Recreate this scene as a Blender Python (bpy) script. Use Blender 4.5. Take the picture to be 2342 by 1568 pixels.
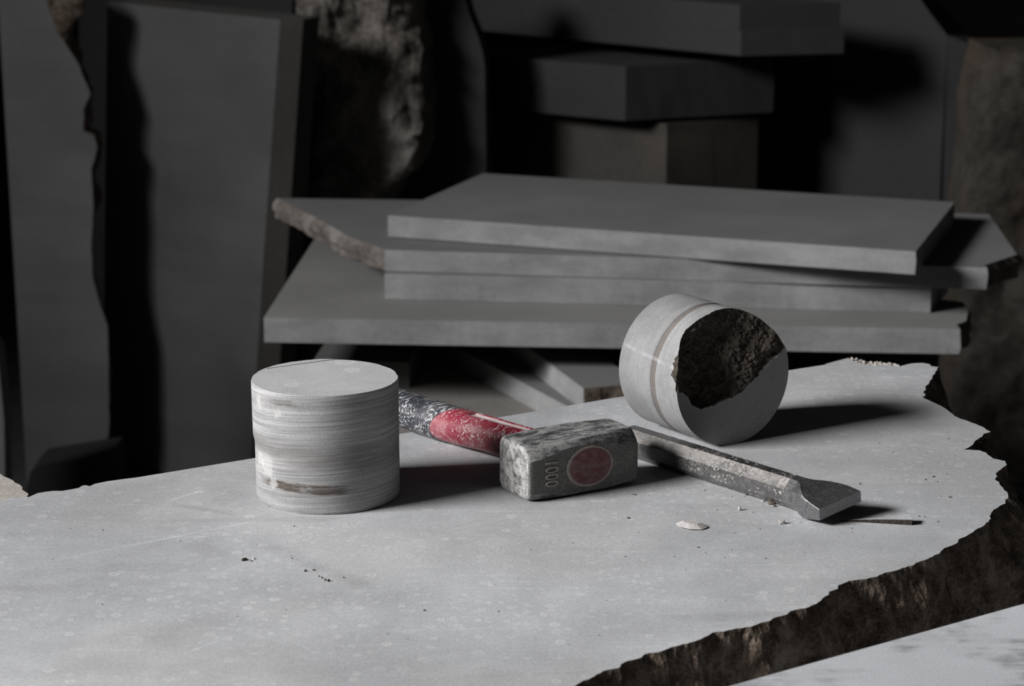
import bpy, bmesh, math, random
from math import sin, cos, tan, atan, atan2, radians, pi, sqrt, exp
from mathutils import Vector, Matrix, noise

C = bpy.context.scene.collection
for o in list(bpy.data.objects):
    bpy.data.objects.remove(o)
random.seed(7)

# ------------------------------------------------------------------ camera, world, light, exposure
H, PITCH, F = 0.52, radians(14.0), 5300.0
cam_d = bpy.data.cameras.new('camera')
cam_d.sensor_width = 36.0
cam_d.lens = F / 2342.0 * 36.0
cam_d.clip_start, cam_d.clip_end = 0.02, 60
cam_d.dof.use_dof = True
cam_d.dof.focus_distance = 1.70
cam_d.dof.aperture_fstop = 12.5
cam = bpy.data.objects.new('camera', cam_d)
cam.location = (0, 0, H)
cam.rotation_euler = (pi / 2 - PITCH, 0, 0)
C.objects.link(cam)
bpy.context.scene.camera = cam

w = bpy.data.worlds.new('world'); bpy.context.scene.world = w
w.use_nodes = True
w.node_tree.nodes['Background'].inputs[0].default_value = (0.9, 0.95, 1.0, 1)
w.node_tree.nodes['Background'].inputs[1].default_value = 0.0015

ld = bpy.data.lights.new('softbox', 'AREA')
ld.shape = 'RECTANGLE'; ld.size = 2.3; ld.size_y = 1.2
ld.energy = 338.0
ld.color = (1.0, 0.99, 0.988)
ld.spread = radians(98)
lamp = bpy.data.objects.new('softbox', ld)
lamp.location = (-4.65, -0.18, 2.75)
lamp.rotation_euler = Vector((cos(radians(0)) * cos(radians(12)), sin(radians(0)) * cos(radians(12)), -sin(radians(12)))).to_track_quat('-Z', 'Y').to_euler()
C.objects.link(lamp)

vs = bpy.context.scene.view_settings
vs.view_transform = 'Standard'; vs.look = 'None'
vs.exposure = 0.0; vs.gamma = 1.0; vs.use_curve_mapping = False
bpy.context.scene.display_settings.display_device = 'sRGB'

# ------------------------------------------------------------------ helpers: where a line of sight meets a real plane
def ray(px, py):
    x = (px - 1171.0) / F; y = (784.0 - py) / F
    return Vector((x, cos(PITCH) + y * sin(PITCH), -sin(PITCH) + y * cos(PITCH)))
def at(px, py, z=0.0):                       # on the horizontal plane z
    r = ray(px, py); t = (z - H) / r.z
    return Vector((r.x * t, r.y * t, z))
def hit(px, py, P, n):                       # on any plane through P with normal n
    r = ray(px, py); o = Vector((0, 0, H))
    t = (Vector(P) - o).dot(n) / r.dot(n)
    return o + r * t

def nz(p, f, seed=0.0):
    return noise.noise(Vector((p[0] * f + seed, p[1] * f - seed * 1.7, p[2] * f + seed * .6)))
def fr(p, f, seed=0.0, octv=4):
    return noise.fractal(Vector((p[0] * f + seed, p[1] * f - seed * 1.7, p[2] * f + seed * .6)), 0.9, 2.1, octv)
def smooth(a, b, x):
    t = max(0.0, min(1.0, (x - a) / (b - a))); return t * t * (3 - 2 * t)

def mesh(name, verts, faces, mats, parent=None, smoothed=False, sharp=None, midx=None):
    me = bpy.data.meshes.new(name)
    me.from_pydata([tuple(v) for v in verts], [], faces)
    for m in (mats if isinstance(mats, (list, tuple)) else [mats]):
        me.materials.append(m)
    if midx:
        me.polygons.foreach_set('material_index', midx)
    bm = bmesh.new(); bm.from_mesh(me)
    bmesh.ops.recalc_face_normals(bm, faces=bm.faces)
    bm.to_mesh(me); bm.free()
    if smoothed:
        me.shade_smooth()
        if sharp: me.set_sharp_from_angle(angle=radians(sharp))
    me.update()
    o = bpy.data.objects.new(name, me); C.objects.link(o)
    if parent is not None: o.parent = parent
    return o
def tag(o, label=None, cat=None, group=None, kind=None):
    if label: o['label'] = label
    if cat: o['category'] = cat
    if group: o['group'] = group
    if kind: o['kind'] = kind
    return o
def empty(name, M, label, cat):
    o = bpy.data.objects.new(name, None); o.empty_display_size = .02
    C.objects.link(o); o.matrix_world = M
    return tag(o, label, cat)

# ------------------------------------------------------------------ materials
class NT:
    def __init__(s, name):
        s.m = bpy.data.materials.new(name); s.m.use_nodes = True
        s.t = s.m.node_tree; s.b = s.t.nodes['Principled BSDF']
        s.co = s.t.nodes.new('ShaderNodeTexCoord').outputs['Object']
    def n(s, ty, **kw):
        nd = s.t.nodes.new(ty)
        for k, v in kw.items():
            if k.startswith('p_'): setattr(nd, k[2:], v)
        return nd
    def put(s, sock, v):
        if hasattr(v, 'is_output'): s.t.links.new(v, sock)
        else: sock.default_value = v
    def math(s, op, a, b=0.0, c=0.0, clamp=False):
        nd = s.n('ShaderNodeMath', p_operation=op, p_use_clamp=clamp)
        for i, v in enumerate((a, b, c)): s.put(nd.inputs[i], v)
        return nd.outputs[0]
    def map(s, vec=None, sc=(1, 1, 1), rot=(0, 0, 0), loc=(0, 0, 0)):
        nd = s.n('ShaderNodeMapping')
        s.put(nd.inputs['Vector'], vec or s.co)
        nd.inputs['Scale'].default_value = sc; nd.inputs['Rotation'].default_value = rot
        nd.inputs['Location'].default_value = loc
        return nd.outputs[0]
    def noise(s, scale, detail=3, rough=.55, vec=None, dist=0):
        nd = s.n('ShaderNodeTexNoise')
        s.put(nd.inputs['Vector'], vec or s.co)
        nd.inputs['Scale'].default_value = scale; nd.inputs['Detail'].default_value = detail
        nd.inputs['Roughness'].default_value = rough; nd.inputs['Distortion'].default_value = dist
        return nd.outputs[0]
    def step(s, v, a, b, lo=0.0, hi=1.0):
        nd = s.n('ShaderNodeMapRange', p_interpolation_type='SMOOTHSTEP')
        s.put(nd.inputs[0], v)
        for i, x in zip((1, 2, 3, 4), (a, b, lo, hi)): nd.inputs[i].default_value = x
        return nd.outputs[0]
    def mix(s, f, a, b, mode='MIX'):
        nd = s.n('ShaderNodeMix', p_data_type='RGBA', p_blend_type=mode)
        s.put(nd.inputs[0], f)
        for i, v in ((6, a), (7, b)):
            if not hasattr(v, 'is_output') and len(v) == 3: v = (*v, 1)
            s.put(nd.inputs[i], v)
        return nd.outputs[2]
    def gain(s, col, f):                     # colour times a scalar
        nd = s.n('ShaderNodeVectorMath', p_operation='SCALE')
        s.put(nd.inputs[0], col); s.put(nd.inputs['Scale'], f)
        return nd.outputs[0]
    def sep(s, vec=None):
        nd = s.n('ShaderNodeSeparateXYZ'); s.put(nd.inputs[0], vec or s.co)
        return nd.outputs
    def dist(s, p, vec=None, sc=(1, 1, 1)):
        nd = s.n('ShaderNodeVectorMath', p_operation='DISTANCE')
        s.put(nd.inputs[0], s.map(vec, sc=sc)); nd.inputs[1].default_value = tuple(a * b for a, b in zip(p, sc))
        return nd.outputs['Value']
    def spots(s, scale, keep, rmin, rmax, vec=None, seed=0.0):
        v = s.map(vec, sc=(1, 1, 0), loc=(seed, seed * .7, 0))
        nd = s.n('ShaderNodeTexVoronoi', p_voronoi_dimensions='2D')
        s.put(nd.inputs['Vector'], v); nd.inputs['Scale'].default_value = scale
        r, g, b = s.sep(nd.outputs['Color'])[:]
        wob = s.math('MULTIPLY_ADD', s.noise(scale * 4.0, 2), .16, -.08)
        d = s.math('ADD', nd.outputs['Distance'], wob)
        rad = s.math('MULTIPLY_ADD', g, rmax - rmin, rmin)
        q = s.math('DIVIDE', d, rad)
        disc = s.math('SUBTRACT', 1.0, s.step(q, .75, 1.05))
        ring = s.math('MULTIPLY', disc, s.step(q, .25, .75, .30, 1.0))
        ex = s.step(r, keep, keep + .05)
        return s.math('MULTIPLY', s.math('MULTIPLY', ring, ex), s.math('MULTIPLY_ADD', b, .7, .3))
    def stroke(s, a, b, w, soft, wob=0.0):
        """a straight mark between two points of the plane"""
        d = Vector((b[0] - a[0], b[1] - a[1])); L = d.length; d /= L
        x, y, z = s.sep()[:]
        al = s.math('ADD', s.math('MULTIPLY', s.math('SUBTRACT', x, a[0]), d.x), s.math('MULTIPLY', s.math('SUBTRACT', y, a[1]), d.y))
        ac = s.math('SUBTRACT', s.math('MULTIPLY', s.math('SUBTRACT', x, a[0]), -d.y), s.math('MULTIPLY', s.math('SUBTRACT', y, a[1]), -d.x))
        if wob: ac = s.math('ADD', ac, s.math('MULTIPLY_ADD', s.noise(18, 3), wob * 2, -wob))
        k = s.step(s.math('ABSOLUTE', ac), w, w + soft, 1.0, 0.0)
        k = s.math('MULTIPLY', k, s.math('MULTIPLY', s.step(al, 0, L * .2), s.step(al, L * .75, L, 1.0, 0.0)))
        return s.math('MULTIPLY', k, s.step(s.noise(70, 3), .3, .6, .35, 1.0))
    def bump(s, h, strength, dist=.001, prev=None):
        nd = s.n('ShaderNodeBump'); nd.inputs['Strength'].default_value = strength
        nd.inputs['Distance'].default_value = dist
        s.put(nd.inputs['Height'], h)
        if prev is not None: s.put(nd.inputs['Normal'], prev)
        return nd.outputs[0]
    def done(s, col, rough=.9, metal=0.0, normal=None, spec=.3):
        s.put(s.b.inputs['Base Color'], col if hasattr(col, 'is_output') else (*col, 1))
        s.put(s.b.inputs['Roughness'], rough); s.put(s.b.inputs['Metallic'], metal)
        s.b.inputs['Specular IOR Level'].default_value = spec
        if normal is not None: s.put(s.b.inputs['Normal'], normal)
        return s.m

def stone(name, base=(.43, .435, .44), big=5.0, amt=.22, grain=700, gamt=.22, saw=None, warm=.0):
    m = NT(name)
    v = m.noise(big, 6, .6)
    f = m.step(v, .3, .7, 1 - amt, 1 + amt)
    g = m.noise(grain, 2, .6)
    f = m.math('MULTIPLY', f, m.step(g, .25, .75, 1 - gamt, 1 + gamt))
    if saw:
        sv = m.noise(1.0, 4, .6, m.map(sc=saw[0], rot=saw[1]))
        f = m.math('MULTIPLY', f, m.step(sv, .3, .7, 1 - saw[2], 1 + saw[2]))
    col = m.gain((*base,), f)
    if warm:
        col = m.mix(m.step(m.noise(big * .6, 3), .5, .75, 0, warm), col, (.30, .24, .19))
    return m.done(col, .92, normal=m.bump(g, .25, .0006))

def rock(name, dark, light, pale=None, f=60, bstr=.8):
    m = NT(name)
    a = m.noise(f, 6, .65); b = m.noise(f * .25, 4, .6); c = m.noise(f * 8, 3, .6)
    col = m.mix(m.step(m.math('MULTIPLY_ADD', c, .35, m.math('MULTIPLY', a, .65)), .38, .66), dark, light)
    if pale:
        col = m.mix(m.step(b, .52, .70, 0, .75), col, pale)
    nrm = m.bump(c, bstr * .7, .0012, m.bump(a, bstr, .004))
    return m.done(col, .95, normal=nrm, spec=.25)

def table_stone():
    m = NT('sawn_stone_spotted')
    big = m.noise(4.5, 6, .6); med = m.noise(22, 5, .6, dist=.4); g = m.noise(850, 2, .7); g2 = m.noise(320, 3, .6)
    f = m.step(big, .34, .66, .82, 1.10)
    f = m.math('MULTIPLY', f, m.step(med, .3, .7, .94, 1.05))
    f = m.math('MULTIPLY', f, m.step(g, .25, .75, .80, 1.16))
    f = m.math('MULTIPLY', f, m.step(g2, .3, .7, .93, 1.06))
    col = m.mix(m.step(m.noise(3.1, 3), .4, .65), (.430, .438, .450), (.436, .440, .446))
    patch = m.step(m.noise(7, 3), .36, .56)
    s1 = m.math('MULTIPLY', m.spots(66, .48, .12, .28), patch)
    s2 = m.math('MULTIPLY', m.spots(125, .52, .16, .34, seed=3.3), m.step(m.noise(9, 2, vec=m.map(loc=(4, 2, 0))), .42, .6))
    sp = m.math('MAXIMUM', s1, s2)
    f = m.math('MULTIPLY', f, m.math('MULTIPLY_ADD', sp, .26, 1.0))
    col = m.mix(m.math('MULTIPLY', sp, .22), col, (.505, .495, .488))
    # long thin scratches in two directions
    for rz, th, sc in ((.62, .70, (5, 420, 1)), (-.75, .715, (6, 380, 1)), (.2, .73, (9, 500, 1))):
        sc_ = m.step(m.noise(1.0, 1, .5, m.map(sc=sc, rot=(0, 0, rz), loc=(rz * 9, 0, 0))), th, th + .05)
        f = m.math('MULTIPLY', f, m.math('MULTIPLY_ADD', sc_, .16, 1.0))
    dk = m.step(m.noise(1.0, 2, .5, m.map(sc=(4, 30, 1), rot=(0, 0, -.62))), .60, .75)
    f = m.math('MULTIPLY', f, m.math('MULTIPLY_ADD', dk, -.10, 1.0))
    for pa, pb, wd, so, amt in (((60, 1292), (470, 1213), .0006, .002, .10), ((240, 1258), (700, 1168), .0007, .0016, .14), ((375, 1148), (475, 1116), .0007, .002, .15), ((410, 1500), (540, 1448), .0005, .0018, .12),
                                ((1010, 1215), (1180, 1180), .0004, .0014, .10), ((640, 1452), (720, 1490), .0004, .0014, .12), ((1350, 1330), (1450, 1312), .0006, .0016, .10),
                                ((560, 1225), (890, 1360), .0015, .012, -.14), ((375, 1148), (560, 1180), .0008, .005, -.15), ((420, 1232), (560, 1300), .002, .014, -.10), ((330, 1480), (560, 1400), .004, .030, -.08),
                                ((1900, 1010), (2150, 960), .003, .02, -.05)):
        f = m.math('MULTIPLY', f, m.math('MULTIPLY_ADD', m.stroke(at(*pa), at(*pb), wd, so, so * .8), amt, 1.0))
    return m.done(m.gain(col, f), .9, normal=m.bump(g, .18, .0004), spec=.3)

def front_stone():
    m = NT('sawn_stone_scraped')
    g = m.noise(700, 2, .7)
    f = m.math('MULTIPLY', m.step(m.noise(6, 5, .6), .3, .7, .85, 1.1), m.step(g, .25, .75, .85, 1.12))
    st = m.noise(1.0, 4, .6, m.map(sc=(14, 150, 1), rot=(0, 0, .52)))
    pt = m.step(m.noise(11, 4, .6, vec=m.map(loc=(1.3, 2.2, 0))), .46, .62)
    f = m.math('MULTIPLY', f, m.math('MULTIPLY_ADD', m.math('MULTIPLY', m.step(st, .36, .6), pt), -.60, 1.08))
    wh = m.step(m.noise(60, 5, .7, m.map(sc=(1, 3.2, 1), rot=(0, 0, .55))), .60, .72)
    col = m.mix(m.math('MULTIPLY', wh, .5), m.gain((.44, .455, .475), f), (.62, .58, .56))
    return m.done(col, .88, normal=m.bump(g, .2, .0005))

def core_side(name, mid=None):
    """drilled core: fine rings round the axis (object z), dark and brown bands, limescale splashes"""
    m = NT(name)
    x, y, z = m.sep()[:]
    tilt = m.map(rot=(.035, .05, 0))
    s1 = m.noise(1.0, 3, .65, m.map(tilt, sc=(12, 12, 1100)))
    s2 = m.noise(1.0, 4, .6, m.map(tilt, sc=(10, 10, 210)))
    s3 = m.noise(1.0, 3, .5, m.map(tilt, sc=(13, 13, 55)))
    g = m.noise(900, 2, .7)
    if mid is None:
        f = m.math('MULTIPLY', m.step(s1, .32, .68, .72, 1.18), m.step(s2, .30, .70, .86, 1.10))
        f = m.math('MULTIPLY', f, m.step(s3, .30, .70, .80, 1.10))
        f = m.math('MULTIPLY', f, m.step(g, .25, .75, .84, 1.12))
        col = m.gain((.362, .360, .360), f)
        zz = m.math('ADD', m.math('MULTIPLY_ADD', x, .03, z), m.math('MULTIPLY_ADD', m.noise(120, 4, .65), .0030, -.0015))
        # brown streak low on the side, thinner one under the rim, wide dark zone round the middle
        for z0, hw, xa, xb, k in ((.0185, .0042, -.050, .030, .95), (.0805, .003, -.043, -.002, .6)):
            band = m.math('SUBTRACT', 1.0, m.step(m.math('ABSOLUTE', m.math('SUBTRACT', zz, z0)), hw * .62, hw))
            rg = m.math('MULTIPLY', m.step(x, xa, xa + .014), m.step(x, xb, xb - .02))
            br = m.math('MULTIPLY', m.math('MULTIPLY', band, rg), m.math('MULTIPLY', m.step(s1, .40, .50), m.step(m.noise(1.0, 4, .65, m.map(tilt, sc=(60, 60, 160))), .36, .52, .25, 1.0)))
            col = m.mix(m.math('MULTIPLY', br, k), col, (.075, .058, .046))
        band = m.math('SUBTRACT', 1.0, m.step(m.math('ABSOLUTE', m.math('SUBTRACT', zz, .041)), .004, .014))
        band = m.math('MULTIPLY', band, m.step(m.noise(1.0, 4, .6, m.map(tilt, sc=(30, 30, 120))), .32, .62, .35, 1.0))
        col = m.mix(m.math('MULTIPLY', band, .72), col, (.175, .165, .160))
        pit = m.step(m.noise(650, 2, .5), .24, .30, .8, 0)
        col = m.mix(pit, col, (.12, .105, .095))
        for p, r in (((-.041, -.033, .030), .013), ((-.036, -.038, .020), .007), ((-.046, -.024, .033), .010), ((-.045, -.028, .077), .007), ((-.030, -.043, .073), .005)):
            q = m.math('ADD', m.dist(p), m.math('MULTIPLY_ADD', m.noise(260, 4, .65), .016, -.008))
            col = m.mix(m.step(q, r * .8, r * .35, 0, .5), col, (.56, .55, .54))
    else:
        f = m.math('MULTIPLY', m.step(s1, .3, .7, .93, 1.05), m.step(s2, .3, .7, .93, 1.06))
        f = m.math('MULTIPLY', f, m.step(g, .25, .75, .84, 1.12))
        f = m.math('MULTIPLY', f, m.step(m.noise(32, 5, .65), .34, .66, .85, 1.08))
        col = m.mix(m.step(z, mid, mid + .004), (.250, .249, .249), (.300, .299, .299))
        col = m.gain(col, f)
        band = m.math('SUBTRACT', 1.0, m.step(m.math('ABSOLUTE', m.math('SUBTRACT', z, mid)), .0024, .0031))
        col = m.mix(m.math('MULTIPLY', band, .9), col, m.gain((.165, .145, .132), f))
        # one pale scrape along the axis
        y2 = m.math('ADD', y, m.math('MULTIPLY', z, .09))
        sc = m.math('SUBTRACT', 1.0, m.step(m.math('ABSOLUTE', m.math('SUBTRACT', y2, .013)), .0006, .0022))
        sc = m.math('MULTIPLY', sc, m.step(x, 0.0, -.01))
        col = m.mix(m.math('MULTIPLY', sc, m.step(m.noise(90, 4), .4, .65, .02, .26)), col, (.60, .60, .61))
    return m.done(col, .9, normal=m.bump(s1, .25, .0005, m.bump(g, .2, .0005)), spec=.3)

def core_top():
    m = NT('core_sawn_end')
    g = m.noise(800, 2, .7)
    f = m.math('MULTIPLY', m.step(m.noise(40, 4), .3, .7, .93, 1.06), m.step(g, .25, .75, .88, 1.1))
    col = m.gain((.44, .443, .447), f)
    for p, r in [((at(qx, qy, .088) - at(751, 1126.5, 0)), rr_) for qx, qy, rr_ in ((789, 827, .0085), (804, 845, .0066), (668, 879, .006))]:
        d = m.math('DIVIDE', m.math('ADD', m.dist((p[0], p[1], 0), sc=(1, 1, 0)), m.math('MULTIPLY_ADD', m.noise(300, 3), .003, -.0015)), r)
        rg = m.math('MULTIPLY', m.step(d, 1.0, .8), m.step(d, .35, .8, .35, 1.0))
        col = m.mix(m.math('MULTIPLY', rg, .5), col, (.62, .615, .61))
    return m.done(col, .9, normal=m.bump(g, .15, .0004))

def flecks(m, scales=((48, 620), (42, 520), (60, 760)), th=.615, sofw=.05, patch=(.40, .58), seed=0.0):
    out = None
    for i, (a, b) in enumerate(scales):
        v = m.map(sc=(a, b, b * .8), rot=(.5 * i + seed, 1.1 * i - .6, .9 * i + seed), loc=(seed, i * 3.0, 0))
        t = m.step(m.noise(1.0, 2, .5, v), th, th + sofw)
        out = t if out is None else m.math('MAXIMUM', out, t)
    return m.math('MULTIPLY', out, m.step(m.noise(75, 3, .6, m.map(loc=(seed * 3, 0, 1))), *patch))

def grip_mat(name, base, dust, rough, fine=.25, seed=0.0, th=.60, patch=(.38, .55)):
    m = NT(name)
    fl = flecks(m, th=th, seed=seed, patch=patch)
    film = m.step(m.noise(38, 5, .65, m.map(loc=(0, seed, 2))), .42, .75, 0, fine)
    k = m.math('MAXIMUM', m.math('MULTIPLY', fl, .85), film)
    col = m.mix(k, base, dust)
    return m.done(col, m.math('MULTIPLY_ADD', k, .35, rough), normal=m.bump(k, .15, .0004), spec=.5)

def steel(name, base, dust, metal=.7, rough=.42, k1=(.48, .66), amt=.6, streak=(30, 160, 160), rust=None, bs=.35):
    m = NT(name)
    a = m.noise(1.0, 5, .7, m.map(sc=streak)); b = m.noise(130, 4, .7); c = m.noise(700, 3, .7)
    d = m.math('MULTIPLY_ADD', a, .55, m.math('MULTIPLY_ADD', b, .3, m.math('MULTIPLY', c, .15)))
    k = m.step(d, k1[0], k1[1], 0, amt)
    col = m.mix(k, m.gain(base, m.step(c, .2, .8, .55, 1.5)), dust)
    if rust: col = m.mix(m.step(m.noise(85, 4, .6, m.map(loc=(2, 1, 3))), .56, .7, 0, .6), col, rust)
    return m.done(col, m.math('MULTIPLY_ADD', k, .35, rough), m.math('MULTIPLY_ADD', k, -metal, metal), m.bump(d, bs, .0015), spec=.5)

def speckled(name, base, dust, metal, rough, th, film):
    """bare bar steel with pitted scale and clinging dust grains"""
    m = NT(name)
    g = m.noise(420, 4, .7); h = m.noise(1500, 2, .6); p = m.noise(26, 3, .6)
    k = m.math('MULTIPLY', m.step(g, th, th + .06), m.math('MULTIPLY', m.step(p, .34, .52), m.step(m.sep()[0], -.13, -.05, .35, 1.0)))
    f = m.step(m.noise(60, 4, .65), .35, .7, 0, film)
    kk = m.math('MAXIMUM', k, m.math('MULTIPLY', f, m.step(h, .25, .6)))
    col = m.mix(kk, m.gain(base, m.step(h, .2, .8, .7, 1.3)), dust)
    return m.done(col, m.math('MULTIPLY_ADD', kk, .35, rough), m.math('MULTIPLY_ADD', kk, -metal, metal), m.bump(g, .35, .001), spec=.5)

M_table = table_stone()
M_front = front_stone()
M_brown = rock('broken_brown_stone', (.075, .056, .043), (.24, .19, .15), (.36, .31, .26), f=60)
M_brown_core = rock('broken_core_stone', (.17, .142, .115), (.42, .36, .30), None, f=300, bstr=1.0)
M_slab = stone('sawn_grey_slab', (.165, .165, .164), 3.5, .12, 420, .12)
M_slab_pale = stone('sawn_pale_grey_slab', (.215, .214, .210), 3.5, .12, 420, .12)
M_prop = stone('grey_prop_stone', (.10, .10, .098), 5.0, .16, 160, .12)
M_low = stone('brownish_low_block', (.22, .21, .195), 5.0, .16, 160, .12, warm=.2)
M_slab_edge = stone('sawn_slab_edge', (.255, .255, .255), 9, .12, 300, .07, saw=((14, 14, 40), (0, 0, 0), .14))
M_slabbroken = rock('broken_slab_edge', (.085, .075, .067), (.18, .16, .145), (.235, .22, .205), f=40, bstr=.5)
M_panel_b = stone('standing_slab_dark_stone', (.098, .098, .100), 3.0, .13, 300, .10, saw=((2, 16, 2), (0, 0, .25), .07), warm=.08)
M_panel = stone('standing_slab_stone', (.165, .165, .168), 3.0, .13, 300, .10, saw=((2, 16, 2), (0, 0, .25), .07), warm=.10)
M_panel_warm = stone('standing_slab_warm_edge', (.100, .096, .090), 3.0, .16, 200, .14)
M_block = stone('dark_stone_block', (.043, .043, .044), 3.0, .12, 200, .1)
M_shade_block = stone('shade_toned_stone', (.028, .028, .029), 3.0, .12, 200, .1)  # near-black tone: shade at the far left slab's foot put into colour
M_side = stone('dark_stone_side', (.036, .036, .036), 3.0, .12, 200, .1)
M_block_warm = stone('brownish_stone_block', (.060, .056, .050), 5.0, .2, 160, .14, warm=.25)
M_rough = rock('rough_quarry_face', (.09, .08, .07), (.26, .24, .22), (.30, .285, .27), f=16, bstr=.8)
M_rusty = rock('rusty_quarry_face', (.033, .029, .023), (.062, .057, .051), (.070, .048, .031), f=10, bstr=.6)
M_boulder = rock('pale_boulder', (.36, .33, .30), (.47, .44, .41), None, f=25, bstr=.3)
M_floor = stone('dusty_floor', (.10, .098, .095), 2.0, .25, 90, .2)
M_wall = stone('dark_wall', (.03, .03, .031), 2.0, .2, 60, .2)
M_core1 = core_side('core_rings_streaked'); M_core1t = core_top()
M_head = steel('hammer_steel', (.075, .078, .082), (.40, .395, .385), .5, .45, (.40, .60), .75, streak=(55, 210, 210))
M_face = steel('hammer_striking_face', (.20, .20, .20), (.62, .61, .59), .5, .40, (.38, .60), .7, streak=(170, 170, 170), rust=(.10, .065, .045), bs=.7)
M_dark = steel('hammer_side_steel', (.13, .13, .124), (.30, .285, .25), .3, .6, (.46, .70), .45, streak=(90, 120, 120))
M_badge = steel('worn_red_paint', (.145, .045, .055), (.27, .20, .19), .0, .7, (.40, .62), .65, streak=(120, 90, 200))
M_rim = steel('badge_rim_dusty', (.30, .26, .235), (.42, .38, .34), .0, .7, (.4, .6), .5)
M_mark = steel('stamped_digits', (.36, .33, .28), (.46, .42, .37), .1, .7, (.4, .6), .5)
M_red = grip_mat('red_plastic_dusty', (.25, .020, .040), (.62, .53, .52), .36, .30, 0.0, th=.60)
M_grip = grip_mat('charcoal_rubber_dusty', (.030, .032, .040), (.58, .58, .59), .45, .17, 2.0, th=.61, patch=(.34, .5))
M_groove = grip_mat('dust_in_the_groove', (.50, .40, .40), (.68, .62, .61), .7, .6, 4.0)
M_shank = speckled('chisel_bar_worn', (.15, .148, .148), (.50, .47, .45), .88, .36, .555, .25)
M_shank_dust = speckled('chisel_bar_dusty', (.13, .125, .12), (.33, .31, .295), .45, .45, .47, .62)
M_blade = steel('chisel_blade_steel', (.24, .24, .245), (.34, .33, .33), .85, .38, (.52, .75), .4, streak=(40, 260, 160), rust=(.10, .06, .05), bs=.2)
M_chip_pale = stone('chip_pale', (.46, .442, .43), 90, .12, 900, .15)
M_chip_brown = rock('chip_brown', (.12, .095, .075), (.28, .235, .195), None, f=300, bstr=.5)
M_chip_dark = rock('chip_dark', (.035, .03, .025), (.10, .085, .07), None, f=400, bstr=.5)

# ------------------------------------------------------------------ slabs
def bulge(s):
    return 1 - (1 - s / .4) ** 2 if s < .4 else 1 - .6 * smooth(.4, 1, s)
def slab(name, pts, thick, M, mats, parent=None, step=.012, rows=4, freq=40., seed=0.0, jit=.0, holes=None):
    """pts: (x, y, amp, flare, broken) in the slab's own plane, z = 0 is its face, thickness goes to -z.
    A segment keeps the values of the point it starts from. Broken segments become the child broken_edge."""
    n = len(pts); col = []
    area = sum(pts[i][0] * pts[(i + 1) % n][1] - pts[(i + 1) % n][0] * pts[i][1] for i in range(n))
    sg = 1.0 if area > 0 else -1.0
    for i in range(n):
        a, b = pts[i], pts[(i + 1) % n]
        L = sqrt((b[0] - a[0]) ** 2 + (b[1] - a[1]) ** 2)
        k = max(1, int(L / (step if a[2] > 0 else .25)))
        for j in range(k):
            t = j / k
            col.append([a[0] + (b[0] - a[0]) * t, a[1] + (b[1] - a[1]) * t, a[2], a[3], a[4], j == 0])
    N = len(col)
    # flare and amplitude ease across neighbours
    for key in (2, 3):
        src = [c[key] for c in col]
        for _ in range(2):
            src = [(src[i - 1] + 2 * src[i] + src[(i + 1) % N]) / 4 if (col[i][2] > 0 and col[i - 1][2] > 0) else src[i] for i in range(N)]
        for i in range(N): col[i].append(src[i])
    win = 3
    V = []
    nrm = []
    for i in range(N):
        dx = dy = 0
        for q in range(-win, win):
            a, b = col[(i + q) % N], col[(i + q + 1) % N]
            l = sqrt((b[0] - a[0]) ** 2 + (b[1] - a[1]) ** 2) + 1e-9
            ww = 1.0 if col[i][2] > 0 else (1.0 if q in (-1, 0) else 0.0)
            dx += (b[0] - a[0]) / l * ww; dy += (b[1] - a[1]) / l * ww
        l = sqrt(dx * dx + dy * dy) + 1e-9
        nrm.append((dy / l * sg, -dx / l * sg))
    for j in range(rows + 1):
        s = j / rows
        for i in range(N):
            x, y = col[i][0], col[i][1]; am, fl = col[i][6], col[i][7]
            off = 0.0
            if am > 0:
                p = (x, y, -thick * s)
                rag = fr(p, freq * 2.2, seed + 5, 4) * am * .28
                off = rag + (fr(p, freq * .55, seed, 3) * am + fr(p, freq * 1.6, seed + 9, 4) * am * .6 + fr((x, y, -thick * s * .25), freq * 4.2, seed + 3, 3) * am * .42 + abs(fr((x, y, -thick * s * .45), freq * 1.1, seed + 13, 3)) * am * .9) * smooth(0, .22, s) + fl * (.45 + 1.3 * (nz((x, y, 0), 17, seed + 20) + .35)) * bulge(s)
            z = -thick * s
            V.append((x + nrm[i][0] * off, y + nrm[i][1] * off, z))
    body_f = [list(range(N)), list(range(rows * N, rows * N + N))[::-1]]
    brk_f = []; brk_i = []
    for j in range(rows):
        for i in range(N):
            i2 = (i + 1) % N
            q = [j * N + i, j * N + i2, (j + 1) * N + i2, (j + 1) * N + i]
            (brk_f if col[i][4] else body_f).append(q)
            if col[i][4]: brk_i.append(i)
    def compact(fs):
        used = sorted({v for f in fs for v in f}); mp = {v: k for k, v in enumerate(used)}
        return [V[v] for v in used], [[mp[v] for v in f] for f in fs]
    bv, bf = compact(body_f)
    mm = mats if isinstance(mats, (list, tuple)) else [mats, mats, M_slabbroken]
    root = mesh(name, bv, bf, [mm[0], mm[1]], parent, midx=[0, 0] + [1] * (len(bf) - 2))
    root.matrix_world = M; root['kind'] = 'thing'
    run, r_ = {}, -1
    st = next((i for i in range(N) if not col[i][4]), 0)
    for q in range(N):
        i = (st + q) % N
        if col[i][4]:
            if q == 0 or not col[i - 1][4]: r_ += 1
            run[i] = r_
    for k_ in range(r_ + 1):
        v, f = compact([f for f, i in zip(brk_f, brk_i) if run[i] == k_])
        e = mesh('broken_edge', v, f, mm[2], root)
        e['label'] = 'rough brown broken edge'
    return root

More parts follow.
